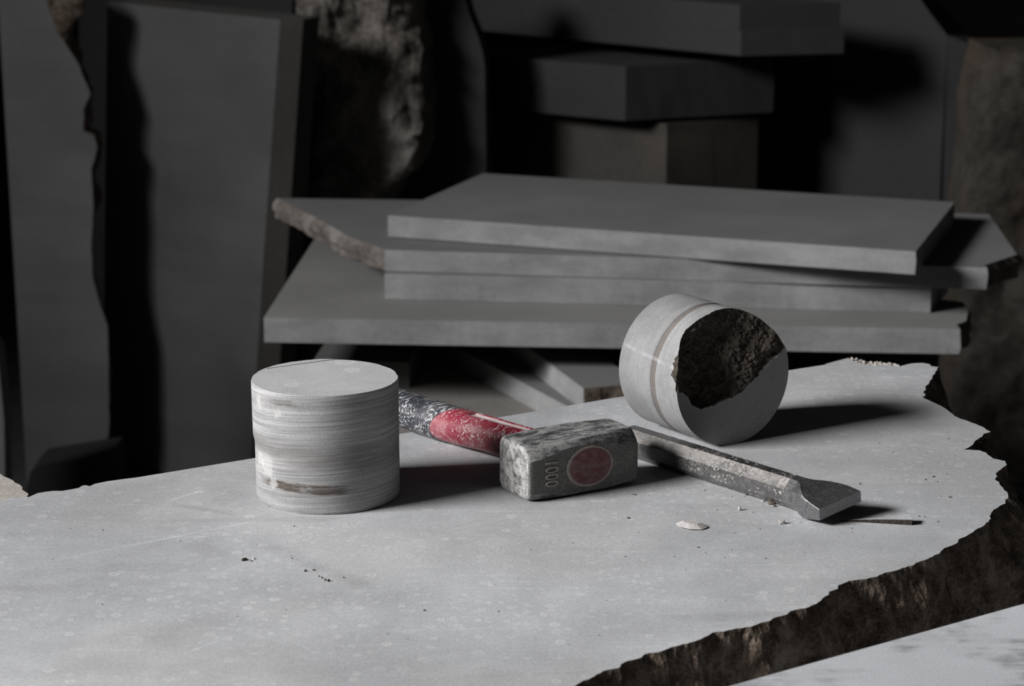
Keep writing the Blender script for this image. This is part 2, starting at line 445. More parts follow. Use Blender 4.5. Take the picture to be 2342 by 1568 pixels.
def flat(pxs, z, **d):                     # outline traced on the horizontal plane z
    out = []
    for p in pxs:
        q = at(p[0], p[1], z)
        out.append((q.x, q.y, *(p[2:] if len(p) > 2 else (0, 0, 0))))
    return out
def Tz(z): return Matrix.Translation((0, 0, z))

def frame(P, yaw, lean=0.0):
    """standing slab: local x to its right, y up, z out of its face; yaw turns the face to the left, lean tips it back"""
    n = Vector((-sin(yaw), -cos(yaw), 0)); x = Vector((cos(yaw), -sin(yaw), 0)); u = Vector((0, 0, 1))
    n2 = (n * cos(lean) + u * sin(lean)); u2 = (u * cos(lean) - n * sin(lean))
    M = Matrix(((x.x, u2.x, n2.x, P[0]), (x.y, u2.y, n2.y, P[1]), (x.z, u2.z, n2.z, P[2]), (0, 0, 0, 1)))
    return M, n2
def stand(pxs, P, yaw, lean=0.0):
    M, n = frame(P, yaw, lean); Mi = M.inverted(); out = []
    for p in pxs:
        q = Mi @ hit(p[0], p[1], P, n)
        out.append((q.x, q.y, *(p[2:] if len(p) > 2 else (0, 0, 0))))
    return out, M

FLOOR = -0.68
def box(name, x0, x1, y0, y1, z0, z1, m, parent=None):
    V = [(x, y, z) for x in (x0, x1) for y in (y0, y1) for z in (z0, z1)]
    return mesh(name, V, [(0, 1, 3, 2), (4, 6, 7, 5), (0, 4, 5, 1), (2, 3, 7, 6), (0, 2, 6, 4), (1, 5, 7, 3)], m, parent)
tag(box('floor', -7, 5, -2, 7.2, FLOOR - .05, FLOOR, M_floor), kind='structure')
tag(box('wall_back', -7, 5, 7.0, 7.2, FLOOR, 3.2, M_wall), kind='structure')
tag(box('wall_left', -7.2, -7, -2, 7.2, FLOOR, 3.2, M_wall), kind='structure')
tag(box('wall_right', 5, 5.2, -2, 7.2, FLOOR, 3.2, M_wall), kind='structure')
tag(box('ceiling', -7, 5, -2, 7.2, 3.2, 3.3, M_wall), kind='structure')

# ---- the slab used as a workbench
S, R, B = (.0007, 0, 0), (.010, .017, 1), (.012, .018, 1)
b = lambda am, fl: (am, fl, 1)
OUT = [(-420, 1222, *S), (-60, 1158, *S), (0, 1146, *S), (20, 1141, *S), (35, 1137, *S), (66, 1136, *S), (82, 1129, *S), (86, 1127, *S), (105, 1124, *S), (122, 1122, *S), (142, 1122, *S),
       (165, 1118, *S), (180, 1115, *S), (188, 1110, *S), (196, 1109, *S), (206, 1111, *S), (216, 1106, *S), (245, 1100, *S), (320, 1090, *S), (588, 1046, *S), (950, 986, *S),
       (1130, 956, *S), (1400, 910, *S), (1800, 847, *S), (1885, 834, *S), (1891, 831, *S), (1940, 818, *b(.004, .022)),
       (1952, 824, *b(.006, .030)), (1975, 833, *b(.006, .034)), (2000, 836, *b(.006, .034)), (2040, 835, *b(.006, .012)), (2060, 836, *b(.005, .004)), (2085, 831, *b(.005, .003)), (2110, 829, *b(.005, .003)),
       (2125, 832, *b(.005, .003)), (2130, 837, *b(.005, .004)), (2147, 839, *b(.006, .010)), (2140, 850, *b(.006, .016)), (2118, 885, *b(.006, .016)), (2114, 895, *b(.006, .014)),
       (2117, 903, *b(.005, .012)), (2110, 908, *b(.005, .010)), (2150, 926, *b(.005, .010)), (2195, 957, *b(.005, .006)), (2235, 970, *b(.005, .005)), (2266, 987, *b(.005, .008)),
       (2250, 992, *b(.005, .012)), (2228, 1011, *b(.005, .014)), (2208, 1027, *b(.005, .012)), (2240, 1029, *b(.005, .010)), (2255, 1034, *b(.005, .010)), (2270, 1048, *b(.006, .010)),
       (2298, 1054, *b(.006, .014)), (2301, 1061, *b(.007, .018)), (2288, 1074, *b(.008, .022)), (2278, 1084, *b(.008, .026)), (2276, 1096, *b(.008, .028)), (2292, 1110, *b(.008, .030)),
       (2307, 1134, *b(.009, .030)), (2298, 1152, *b(.009, .030)), (2270, 1169, *b(.009, .028)), (2264, 1186, *b(.009, .024)), (2248, 1200, *b(.009, .020)), (2190, 1238, *b(.010, .014)),
       (2154, 1258, *R), (2136, 1273, *R), (2070, 1296, *R), (2034, 1307, *R), (2007, 1318, *R), (1932, 1333, *R), (1912, 1345, *R), (1898, 1353, *R), (1874, 1376, *R), (1865, 1382, *R),
       (1834, 1391, *R), (1780, 1409, *R), (1767, 1418, *R), (1727, 1429, *R), (1683, 1436, *R), (1634, 1447, *R), (1585, 1465, *R), (1531, 1483, *R), (1471, 1498, *R), (1447, 1507, *R),
       (1418, 1518, *R), (1416, 1527, *R), (1380, 1534, *R), (1358, 1545, *R), (1322, 1568, *R), (1240, 1600, *R), (1100, 1645, *S), (800, 1715, *S), (0, 1800, *S), (-700, 1800, *S)]
TH = .17
t = slab('stone_slab', flat(OUT, 0.0), TH, Tz(0), [M_table, M_table, M_brown], step=.0028, rows=34, freq=38, seed=2.0)
tag(t, 'broad pale grey sawn stone slab used as a bench, right edge broken off', 'stone slab')

def fringe(parent):
    A = [(1946, 821), (1962, 829), (1985, 835), (2010, 836.5), (2035, 836), (2056, 837)]
    V, Fc, NC, NR = [], [], 70, 14
    for i in range(NC + 1):
        t = i / NC * (len(A) - 1); k = min(int(t), len(A) - 2); t -= k
        p = at(A[k][0] + (A[k + 1][0] - A[k][0]) * t, A[k][1] + (A[k + 1][1] - A[k][1]) * t, 0)
        for j in range(NR + 1):
            e = j / NR; wd = .034 * sin(pi * (.08 + .87 * i / NC)) ** .6
            q = (p.x + .10 * wd * e, p.y - .002 + wd * e, 0)
            V.append((q[0], q[1], -.0004 - .15 * wd * e ** 1.3 + fr(q, 260, 2, 4) * .0032 * smooth(0, .25, e)))
    W = NR + 1
    for i in range(NC):
        for j in range(NR): Fc.append((i * W + j, (i + 1) * W + j, (i + 1) * W + j + 1, i * W + j + 1))
    n0 = len(V)
    V += [(x, y, -.03) for x, y, z in V]
    rim = [i * W for i in range(NC + 1)] + [NC * W + j for j in range(1, W)] + [i * W + NR for i in range(NC - 1, -1, -1)] + [j for j in range(NR - 1, 0, -1)]
    for a, b_ in zip(rim, rim[1:] + rim[:1]): Fc.append((a, b_, n0 + b_, n0 + a))
    e = mesh('chipped_corner', V, Fc, M_boulder, parent)
    e['label'] = 'pale ragged chipped corner'
fringe(t)

ZF = -.003
e0, e1 = at(1669, 1568, ZF), at(2342, 1380, ZF)
d = (e1 - e0).normalized(); nrm_ = Vector((d.y, -d.x, 0))
a0, a1 = e0 - d * .75, e1 + d * .40
pts = [(a0.x, a0.y, .0005, 0, 0), (a1.x, a1.y, 0, 0, 0), ((a1 + nrm_ * .42).x, (a1 + nrm_ * .42).y, 0, 0, 0), ((a0 + nrm_ * .42).x, (a0 + nrm_ * .42).y, 0, 0, 0)]
t = slab('stone_slab', pts, TH + ZF, Tz(ZF), [M_front, M_front, M_brown], step=.006, rows=3, freq=60)
tag(t, 'grey stone slab with scraped streaks in the bottom right foreground, below the broken edge', 'stone slab')
t = box('support_block', -.42, .42, .95, 1.62, FLOOR, -TH, M_block)
tag(t, 'big dark stone block carrying the bench slab from below', 'stone block')

# ---- boulder showing behind the left end of the bench
def boulder(name, c, r, m, seed, sub=5, amp=.16, f=5.0, squash=1.0, parent=None):
    bm = bmesh.new(); bmesh.ops.create_icosphere(bm, subdivisions=sub, radius=1.0)
    V = []
    for v in bm.verts:
        p = v.co.copy()
        k = 1 + fr(p, 1.1, seed, 3) * amp + fr(p, f, seed + 3, 4) * amp * .22
        q = Vector([math.copysign(abs(x) ** squash, x) for x in p])
        q = Vector((q.x * r[0], q.y * r[1], q.z * r[2])) * k
        V.append(q)
    for v, q in zip(bm.verts, V): v.co = q
    me = bpy.data.meshes.new(name); bm.to_mesh(me); bm.free()
    me.materials.append(m); me.shade_smooth()
    o = bpy.data.objects.new(name, me); C.objects.link(o); o.location = c
    return o
ZN = -.030
nb = (.009, .012, 0)
t = slab('rough_stone', flat([(-420, 960, *nb), (-150, 1010, *nb), (-40, 1058, *nb), (0, 1084, *nb), (36, 1103, *nb), (48, 1114, *nb), (62, 1134, *nb), (60, 1150, *nb), (-60, 1172, *nb), (-400, 1225, *nb)], ZN), ZN - FLOOR, Tz(ZN),
         [M_boulder, M_boulder, M_boulder], step=.006, rows=30, freq=30, seed=5)
tag(t, 'pale beige rough stone peeping out behind the left end of the bench slab', 'rough stone')

# ------------------------------------------------------------------ the stack of slabs behind the bench
ZS = [-.053, -.083, -.111, -.145]; ZB = -.177
E = (.00025, 0, 0)
def stk(pxs, z, th, label, seed, **k):
    o = slab('stone_slab', flat(pxs, z), th, Tz(z), [k.get('top', M_slab), M_slab_edge, M_slabbroken], step=.008, rows=4, freq=45, seed=seed)
    return tag(o, label, 'stone slab', 'slabs lying in the stack behind the bench')
stk([(603, 726, *E), (2196, 752, .006, .004, 1), (2188, 742, .006, .003, 1), (2210, 734, .005, .002, 1), (2214, 708, .005, .002, 1), (2203, 690, *E), (1900, 655, 0, 0, 0), (720, 545, 0, 0, 0)],
    ZS[3], .0315, 'bottom slab of the stack behind the bench, the widest one', 1.0, top=M_slab_pale)
stk([(879, 625, *E), (2130, 655, 0, 0, 0), (2170, 610, 0, 0, 0), (1000, 520, 0, 0, 0)],
    ZS[2], .0335, 'second slab from the bottom of the stack, with a square right end', 2.0)
stk([(880, 571, *E), (2258, 612, .004, .004, 1), (2252, 606, .005, .003, 1), (2326, 582, .004, .002, 1), (2262, 490, *E), (2000, 480, 0, 0, 0), (960, 457, 0, 0, 0), (634, 453, .005, .006, 1), (700, 486, .005, .006, 1), (800, 541, .005, .005, 1)],
    ZS[1], .0275, 'third slab up in the stack, both ends broken and sticking out', 3.0)
stk([(887, 492, *E), (2094, 575, .002, 0, 0), (2184, 462, 0, 0, 0), (1105, 396, *E)],
    ZS[0], .0285, 'top slab of the stack behind the bench, turned slightly askew', 4.0)

# what carries the stack
ZQ = -.262
t = slab('stone_block', [(-.20, 2.66, .003, 0, 0), (.20, 2.66, .003, 0, 0), (.56, 2.93, 0, 0, 0), (.56, 3.4, 0, 0, 0), (-.20, 3.4, 0, 0, 0)], ZQ - FLOOR, Tz(ZQ), [M_low, M_block, M_brown], step=.02, rows=6, freq=14)
tag(t, 'wide low stone block in shadow on the floor beneath the stack', 'stone block')
def blk(name, x0, x1, y0, y1, z0, z1, rot, m, label, cat='stone block', seed=0.0, amp=.001):
    hx, hy = (x1 - x0) / 2, (y1 - y0) / 2
    o = slab(name, [(-hx, -hy, amp, 0, 0), (hx, -hy, amp, 0, 0), (hx, hy, 0, 0, 0), (-hx, hy, 0, 0, 0)], z1 - z0,
             Matrix.Translation(((x0 + x1) / 2, (y0 + y1) / 2, z1)) @ Matrix.Rotation(rot, 4, 'Z'), m, step=.012, rows=3, freq=40, seed=seed)
    return tag(o, label, cat)
blk('stone_block', -.245, -.120, 2.90, 3.22, ZQ, -.228, -.08, [M_prop, M_prop, M_brown], 'flat grey stone block under the left part of the stack')
blk('stone_block', -.174, -.118, 3.00, 3.20, -.228, ZB, -.08, [M_prop, M_prop, M_brown], 'narrow upright grey prop standing on the flat block below the stack')
blk('stone_block', .43, .555, 2.94, 3.12, ZQ, ZB, 0.05, [M_block, M_block, M_brown], 'square grey prop under the right end of the stack')
# two offcuts lying askew under the stack
def offcut(pl, z, th, m, label, end=False):
    o = slab('stone_offcut', [(x, y, .0018 if end and i == 0 else .0004, 0, 1 if end and i == 0 else 0) for i, (x, y) in enumerate(pl)], th, Tz(z), m, step=.01, rows=3, freq=50)
    return tag(o, label, 'stone offcut')
q0, q1 = at(1300, 930, -.235), at(1160, 856, -.235)
dv = (q1 - q0).normalized(); pv = Vector((dv.y, -dv.x, 0))
pl = [q0 - dv * .05, q0 - dv * .05 + pv * .17, q0 + dv * .42 + pv * .17, q0 + dv * .42]
offcut([(p.x, p.y) for p in pl], -.235, .027, [M_slab, M_slab_edge, M_brown], 'grey offcut lying askew under the stack, the lower of two')
q0, q1 = at(1335, 888, -.207), at(1215, 800, -.207)
dv = (q1 - q0).normalized(); pv = Vector((dv.y, -dv.x, 0))
pl = [q0, q0 + pv * .075, q0 + dv * .42 + pv * .075, q0 + dv * .42]
offcut([(p.x, p.y) for p in pl], -.207, .028, [M_slab, M_slab_edge, M_brown], 'upper grey offcut under the stack with a brown end face', True)

# ------------------------------------------------------------------ standing stones at the back
G = (0, 0, 0)
def standing(name, pxs, P, yaw, lean, th, mats, label, cat='stone slab', grp='stones standing at the back of the yard', **k):
    pts, M = stand(pxs, P, yaw, lean)
    o = slab(name, pts, th, M, mats, **k)
    return tag(o, label, cat, grp)
def foot(P, yaw, lean, x0, x1):            # pixel row where that plane meets the floor is below the frame of the bench: extend to the floor
    return None
def to_floor(px, P, yaw, lean):
    M, n = frame(P, yaw, lean)
    lo, hi = 400.0, 1800.0
    for _ in range(50):
        mid = (lo + hi) / 2
        if hit(px, mid, P, n).z > FLOOR: lo = mid
        else: hi = mid
    return (px, lo)

def second_face(o, P, yaw, px0, top, dX, dY, drop, m, th):
    """narrow second front face that a slab turns to the viewer at its right edge"""
    M, n = frame(P, yaw); Mi = M.inverted()
    bt, tp = Mi @ hit(*to_floor(px0, P, yaw, 0), P, n), Mi @ hit(*top, P, n)
    dx, dz = dX * cos(yaw) - dY * sin(yaw), -dX * sin(yaw) - dY * cos(yaw)
    V = [(bt.x, bt.y, 0), (bt.x + dx, bt.y, dz), (tp.x + dx, tp.y - drop, dz), (tp.x, tp.y, 0)]
    V += [(x - .004, y, -th) for x, y, z in V]
    Fc = [(0, 1, 2, 3), (4, 7, 6, 5), (0, 4, 5, 1), (1, 5, 6, 2), (2, 6, 7, 3), (3, 7, 4, 0)]
    return mesh('side_face', V, Fc, m, o)
k = (.006, -.030, 1)
kf = (.006, .005, 1)
P = (-.72, 3.79, -.1)
yA = radians(4)
standing('stone_slab', [(-8, -60, *G), to_floor(62, P, yA, 0) + G, to_floor(258, P, yA, 0) + k, (256, 1048, .008, .012, 1), (240, 1030, .006, .010, 1), (246, 1000, *k), (250, 960, *k), (248, 860, *k), (246, 745, *k), (222, 672, *k), (212, 640, *k), (208, 560, *k), (214, 470, *k),
          (209, 385, *k), (222, 335, *k), (214, 310, *kf), (190, 300, *kf), (192, 250, *kf), (206, 215, *k), (200, 195, *k), (175, 140, *kf), (130, 70, .012, .040, 1), (85, -60, *G)], P, yA, 0, .045, [M_panel, M_panel, M_brown],
         'tall slab at far left with a wavy broken right edge', step=.010, rows=6, freq=22, seed=4.)
P = (-.72, 3.52, -.1)  # added dark block in place of the shade on the slab's foot
standing('stone_block', [(70, 1078, *G), (84, 1066, *G), (256, 1038, *G), (262, 1050, *G), to_floor(262, P, 0, 0) + G, to_floor(58, P, 0, 0) + G, (60, 1120, *G)], P, 0, 0, .10, [M_shade_block, M_shade_block, M_brown],
         'low dark block standing in for the shade at the foot of the far left slab', 'stone block')
P = (-.83, 3.35, -.3)
standing('stone_slab', [(-160, 600, *G), to_floor(-160, P, 0, 0) + G, to_floor(15, P, 0, 0) + G, (9, 960, *G), (-6, 800, *G)], P, 0, 0, .05, [M_panel, M_panel, M_brown],
         'sliver of a dark grey slab at the left picture border')
yB = radians(33)
P = (-.39, 3.72, -.1)
oB = standing('stone_slab', [(245, 4, *G), to_floor(235, P, yB, 0) + G, to_floor(570, P, yB, 0) + G, (575, 1045, *G), (603, 600, *G), (641, 45, *G)], P, yB, 0, .075, [M_panel_b, M_panel_warm, M_brown],
         'tall sawn slab with a straight right edge, left of the stack')
second_face(oB, P, yB, 570, (641, 45), .036, .008, 0, M_panel_warm, .074)
P = (-.55, 4.22, .2)
standing('stone_slab', [(180, -80, *G), to_floor(180, P, radians(20), 0) + G, to_floor(665, P, radians(20), 0) + G, (668, 30, *G), (672, -80, *G)], P, radians(20), 0, .06, [M_block, M_block, M_brown],
         'dark slab whose top shows above the straight-edged slab')

# rough lump of quarry stone hanging between the slabs
P = (-.24, 3.85, 0)
def rough_face(name, pxs, P, yaw, th, m, label, amp, f, seed, cat, nx=90, ny=120):
    """a raw stone: outline in its plane, face pushed out by noise"""
    pts, M = stand(pxs, P, yaw)
    xs = [p[0] for p in pts]; ys = [p[1] for p in pts]
    y0, y1 = min(ys), max(ys)
    def span(y):
        xx = []
        for i in range(len(pts)):
            a, c = pts[i], pts[(i + 1) % len(pts)]
            if (a[1] - y) * (c[1] - y) <= 0 and a[1] != c[1]:
                xx.append(a[0] + (c[0] - a[0]) * (y - a[1]) / (c[1] - a[1]))
        return (min(xx), max(xx)) if xx else (0, 0)
    V, Fc = [], []
    for j in range(ny + 1):
        y = y0 + (y1 - y0) * (.001 + .998 * j / ny)
        l, r = span(y)
        for i in range(nx + 1):
            t = i / nx; x = l + (r - l) * t
            e = 1 - abs(2 * t - 1) ** 6
            zz = fr((x, y, 0), f, seed, 5) * amp + fr((x, y, 0), f * .3, seed, 3) * amp * 1.3 - (1 - e) * amp * 1.5
            xx = x + fr((x, y, 1.0), f * 1.5, seed + 4, 4) * amp * .35
            V.append((xx, y, zz))
    W = nx + 1; n0 = len(V)
    for j in range(ny + 1):
        for i in range(W):
            V.append((V[j * W + i][0] * 1.0, V[j * W + i][1], -th))
    for j in range(ny):
        for i in range(nx):
            q = j * W + i
            Fc.append((q, q + 1, q + W + 1, q + W)); Fc.append((n0 + q, n0 + q + W, n0 + q + W + 1, n0 + q + 1))
    for j in range(ny):
        for i in (0, nx):
            q = j * W + i; Fc.append((q, q + W, n0 + q + W, n0 + q))
    for i in range(nx):
        for j in (0, ny):
            q = j * W + i; Fc.append((q, q + 1, n0 + q + 1, n0 + q))
    o = mesh(name, V, Fc, m, smoothed=True, sharp=50); o.matrix_world = M
    return tag(o, label, cat)
rough_face('rough_stone', [(668, -80), (672, 200), (668, 500), to_floor(690, P, radians(14), 0), to_floor(830, P, radians(14), 0), (862, 520), (892, 428), (925, 405), (948, 375), (955, 335), (962, 240), (952, 180), (955, 120), (940, 60), (930, -80)],
           P, radians(14), .10, M_rough, 'rough brown-grey quarry stone with a chiselled face, above the stack left side', .016, 22, 6.0, 'rough stone')
P = (-.10, 3.93, 0)
standing('stone_slab', [(966, -80, *G), to_floor(966, P, radians(8), 0) + G, to_floor(1112, P, radians(8), 0) + G, (1112, 395, *G), (1109, 150, *G), (1104, 118, *G), (1092, 80, *G), (1072, 30, *G), (1045, -80, *G)], P, radians(8), 0, .06, [M_block, M_block, M_brown],
         'grey slab with a curved top right shoulder, behind the rough quarry stone')

# pile of thick pieces, corner turned to the camera
def corner_block(corner, Ll, Lr, a_l, a_r, z0, z1, mats, label, cat='stone block', amp=.001):
    """corner: floor point of the near corner; a_l direction angle of the left face (from the corner, degrees)"""
    c = Vector(corner[:2]); dl = Vector((cos(radians(a_l)), sin(radians(a_l)))); dr = Vector((cos(radians(a_r)), sin(radians(a_r))))
    P4 = [c, c + dr * Lr, c + dr * Lr + dl * Ll, c + dl * Ll]
    o = slab('stone_block', [(p.x, p.y, amp, 0, 0) for p in P4], z1 - z0, Tz(z1), mats, step=.03, rows=2, freq=20)
    return tag(o, label, cat)
def cpt(px, Y):
    r = ray(px, 300); return (r.x / r.y * Y, Y)
YG = 3.93
zt = lambda py, Y: hit(1171, py, (0, Y, 0), Vector((0, 1, 0))).z
corner_block(cpt(1525, YG), .34, .185, 148, 27, FLOOR, zt(283, YG), [M_block, M_block_warm, M_brown], 'brownish upright block standing behind the top slab of the stack')
z1 = zt(283, YG)
corner_block(cpt(1430, YG - .02), .36, .28, 147, 21, z1 + .008, zt(152, YG - .02), [M_block, M_block, M_brown], 'thick grey block lying on the brownish upright block', amp=.0012)
z2 = zt(128, YG - .05)
z2b = zt(70, YG - .05); z2c = zt(12, YG - .05)
corner_block(cpt(1690, YG - .05), .75, .180, 139, 11, z2, z2b, [M_block, M_block, M_brown], 'lower of two long grey slabs at top right of the pile', 'stone slab')
corner_block(cpt(1686, YG - .045), .75, .178, 139, 13, z2b, z2c, [M_block, M_block, M_brown], 'upper of two long grey slabs at top right of the pile', 'stone slab')

P = (.55, 4.14, 0)
yH = radians(24)
oH = standing('stone_slab', [(1560, -90, *G), to_floor(1560, P, yH, 0) + G, to_floor(2140, P, yH, 0) + G, (2150, 440, *G), (2166, 80, *G), (2120, 20, *G), (2080, -40, *G), (2060, -90, *G)], P, yH, 0, .11, [M_block, M_block, M_brown],
         'tall dark slab with a slanting top right corner, behind the pile')
second_face(oH, P, yH, 2140, (2166, 80), .058, -.020, .022, M_side, .09)
P = (.98, 3.80, 0)
rough_face('rough_stone', [(2262, 110), (2215, 480), (2190, 660), (2190, 760), to_floor(2190, P, 0, 0), to_floor(2700, P, 0, 0), (2700, 120), (2380, 108)],
           P, radians(-4), .14, M_rusty, 'rusty brown rough stone at the right picture border', .018, 9, 8.0, 'rough stone', 60, 90)

# ------------------------------------------------------------------ standing drill core
R1, H1 = .0526, .0880
c1 = at(751, 1126.5, 0)
def core_standing():
    NA, NZ, V, Fc, mi = 220, 60, [], [], []
    for j in range(NZ + 1):
        z = H1 * j / NZ
        for i in range(NA):
            a = 2 * pi * i / NA
            r = R1 + fr((cos(a) * .5, sin(a) * .5, z * 40), 1.5, 1.0, 3) * .00022
            if j == 0: r -= .0008 + max(0, fr((cos(a), sin(a), 0), 6, 2.2, 3)) * .0012
            if j == NZ: r -= .0004 + max(0, fr((cos(a), sin(a), 2), 5, 4.2, 3)) * .0008
            # upper half of the left side stands a hair proud
            r += .0016 * smooth(-.2, -.75, cos(a)) * smooth(.040, .050, z)
            V.append((r * cos(a), r * sin(a), z))
    for j in range(NZ):
        for i in range(NA):
            i2 = (i + 1) % NA
            Fc.append((j * NA + i, j * NA + i2, (j + 1) * NA + i2, (j + 1) * NA + i)); mi.append(0)
    Fc.append(list(range(NZ * NA, NZ * NA + NA))); mi.append(1)
    Fc.append(list(range(NA))[::-1]); mi.append(1)
    o = mesh('drill_core', V, Fc, [M_core1, M_core1t], smoothed=True, sharp=40, midx=mi)
    o.location = (c1.x, c1.y, 0)
    tag(o, 'grey stone drill core standing upright, ringed and streaked, left of the hammer', 'drill core')
    # thin unsawn ledge left along the back left rim
    a0, a1 = radians(88), radians(152)
    top, n = [], 40
    for i in range(n + 1):
        a = a0 + (a1 - a0) * i / n
        r = R1 - .0006 - max(0, fr((cos(a), sin(a), 5), 9, 1.0, 3)) * .0016
        top.append((r * cos(a), r * sin(a)))
    V = [(x, y, H1 - .0005) for x, y in top] + [(x * .998, y * .998, H1 + .0005 + fr((x, y, 0), 200, 3, 2) * .0003) for x, y in top]
    k = n + 1
    Fc = [list(range(k, 2 * k)), list(range(k))[::-1]] + [(i, (i + 1) % k, k + (i + 1) % k, k + i) for i in range(k)]
    mesh('rim_ledge', V, Fc, M_core1t, o)
core_standing()

# ------------------------------------------------------------------ broken drill core lying on its side
R2, L2 = .0535, .078
AX = radians(35.0)
ax = Vector((sin(AX), -cos(AX), 0)); up = Vector((0, 0, 1)); rx = up.cross(ax)
front_c = Vector((.1735, 1.755, R2))
MC = Matrix(((rx.x, up.x, ax.x, front_c.x), (rx.y, up.y, ax.y, front_c.y), (rx.z, up.z, ax.z, front_c.z), (0, 0, 0, 1)))
MIDZ = -L2 * .44
M_core2 = core_side('core_rings_banded', mid=MIDZ)
M_core2f = stone('core_front_sawn', (.31, .31, .314), 30, .05, 800, .15)
CH = [(-.060, -.0045), (-.0475, -.0050), (-.0425, -.0085), (-.0390, -.0160), (-.0300, -.0200), (-.0210, -.0195), (-.0120, -.0172), (.0000, -.0152), (.0080, -.0115), (.0200, -.0035), (.0330, .0062), (.0487, .0180), (.060, .027)]
def chord(u):
    for (a, b_), (c, d_) in zip(CH, CH[1:]):
        if a <= u <= c: return b_ + (d_ - b_) * (u - a) / (c - a)
    return 0
def dent(u, v):
    """how far the broken part lies behind the sawn face, and how broken it is"""
    t = v - chord(u) + fr((u, v, 0), 160, 3, 3) * .0011
    if t <= 0: return 0.0, 0.0
    w_ = smooth(0, .0020, t)
    q = -.6 * u + .8 * v                                  # deeper towards the upper left
    base = .0012 + max(0.0, min(q, .024) + .010) * .40 - max(0.0, q - .024) * .03
    base += .0035 * exp(-((u + .012) / .016) ** 2 - ((v - .004) / .016) ** 2)
    base += .0012 * exp(-((t - .006) / .004) ** 2)
    base *= 1 - .88 * smooth(-.032, -.0525, u) * smooth(.050, .012, v)
    rr = sqrt(u * u + v * v) / R2
    n_ = fr((u, v, .2), 60, 1, 3) * .0030 + fr((u, v, .4), 150, 2, 4) * .0017 + fr((u, v, .9), 420, 2, 3) * .0013 + fr((u, v, 1.9), 900, 5, 2) * .0004
    dd = w_ * (max(.0006, base) + n_ * (1 - .55 * smooth(.85, 1.0, rr)))
    return max(0.0, dd), w_
SHEAR = -tan(radians(4.5))
def core_lying():
    NA, NR = 400, 110
    V, body, brk = [], [], []
    # rows along the side
    zs = [-L2, -L2 + .0005]
    zz = -L2 + .004
    while zz < -.0200:
        zs.append(zz); zz += .0035
    zs += [MIDZ - .0033, MIDZ - .0027, MIDZ + .0027, MIDZ + .0033]
    zs = sorted(zs)
    for z in zs:
        for i in range(NA):
            a = 2 * pi * i / NA
            r = R2 + fr((cos(a) * .4, sin(a) * .4, z * 50), 1.5, 7.0, 2) * .0002
            if abs(z - MIDZ) < .003: r -= .0006
            if z == -L2: r -= .0006
            V.append((r * cos(a), r * sin(a), z))
    rows = len(zs)
    for q in range(1, 3):                     # two more rows up to the front rim
        for i in range(NA):
            a = 2 * pi * i / NA; u, v = R2 * cos(a), R2 * sin(a)
            f = SHEAR * -u - dent(u * .999, v * .999)[0]
            z = -.0205 + (f + .0205) * q / 2
            V.append((u, v, z))
    rows += 2
    for j in range(rows - 1):
        for i in range(NA):
            i2 = (i + 1) % NA
            body.append((j * NA + i, j * NA + i2, (j + 1) * NA + i2, (j + 1) * NA + i))
    body.append(list(range(NA))[::-1])
    nside = len(body)
    base = (rows - 1) * NA
    prev = [base + i for i in range(NA)]
    for j in range(NR - 1, 0, -1):
        cur = []
        for i in range(NA):
            a = 2 * pi * i / NA; r = R2 * j / NR
            u, v = r * cos(a), r * sin(a)
            V.append((u, v, SHEAR * -u - dent(u, v)[0])); cur.append(len(V) - 1)
        for i in range(NA):
            i2 = (i + 1) % NA
            p = V[prev[i]]; q = V[cur[i2]]
            w_ = dent((p[0] + q[0]) / 2, (p[1] + q[1]) / 2)[1]
            (brk if w_ > .02 else body).append((prev[i], prev[i2], cur[i2], cur[i]))
        prev = cur
    V.append((0, 0, -dent(0, 0)[0]))
    for i in range(NA): brk.append((prev[i], prev[(i + 1) % NA], len(V) - 1))
    def compact(fs):
        used = sorted({v for f in fs for v in f}); mp = {v: k for k, v in enumerate(used)}
        return [V[v] for v in used], [[mp[v] for v in f] for f in fs]
    v, f = compact(body)
    o = mesh('drill_core', v, f, [M_core2, M_core2f], smoothed=True, sharp=35, midx=[0] * nside + [1] * (len(f) - nside))
    o.matrix_world = MC
    tag(o, 'grey stone drill core lying on its side, brown band, end broken open', 'drill core')
    v, f = compact(brk)
    e = mesh('fracture_face', v, f, M_brown_core, o, smoothed=True)
    e['label'] = 'rough hollow brown fracture in the end of the core'
    # small spall beside the fracture, on the round side
    n, Vc, Fc = 24, [], []
    a0, a1 = radians(153), radians(176)
    for i in range(n + 1):
        t = i / n; a = a0 + (a1 - a0) * t; uu, vv = R2 * cos(a), R2 * sin(a)
        zf = SHEAR * -uu - dent(uu * .999, vv * .999)[0]
        wd = .0068 * sin(pi * t) ** .7 * (1 + fr((t, 0, 0), 6, 2, 2) * .4) + .0002
        for j in range(7):
            r = R2 + .00025 * sin(pi * j / 6) + .00012 + fr((uu, vv, j * .001), 700, 1, 2) * .0001
            Vc.append((r * cos(a), r * sin(a), zf - wd * j / 6))
    for i in range(n):
        for j in range(6): Fc.append((i * 7 + j, (i + 1) * 7 + j, (i + 1) * 7 + j + 1, i * 7 + j + 1))
    e = mesh('spall', Vc, Fc, M_brown_core, o, smoothed=True)
    e['label'] = 'small beige spall beside the fracture'
core_lying()

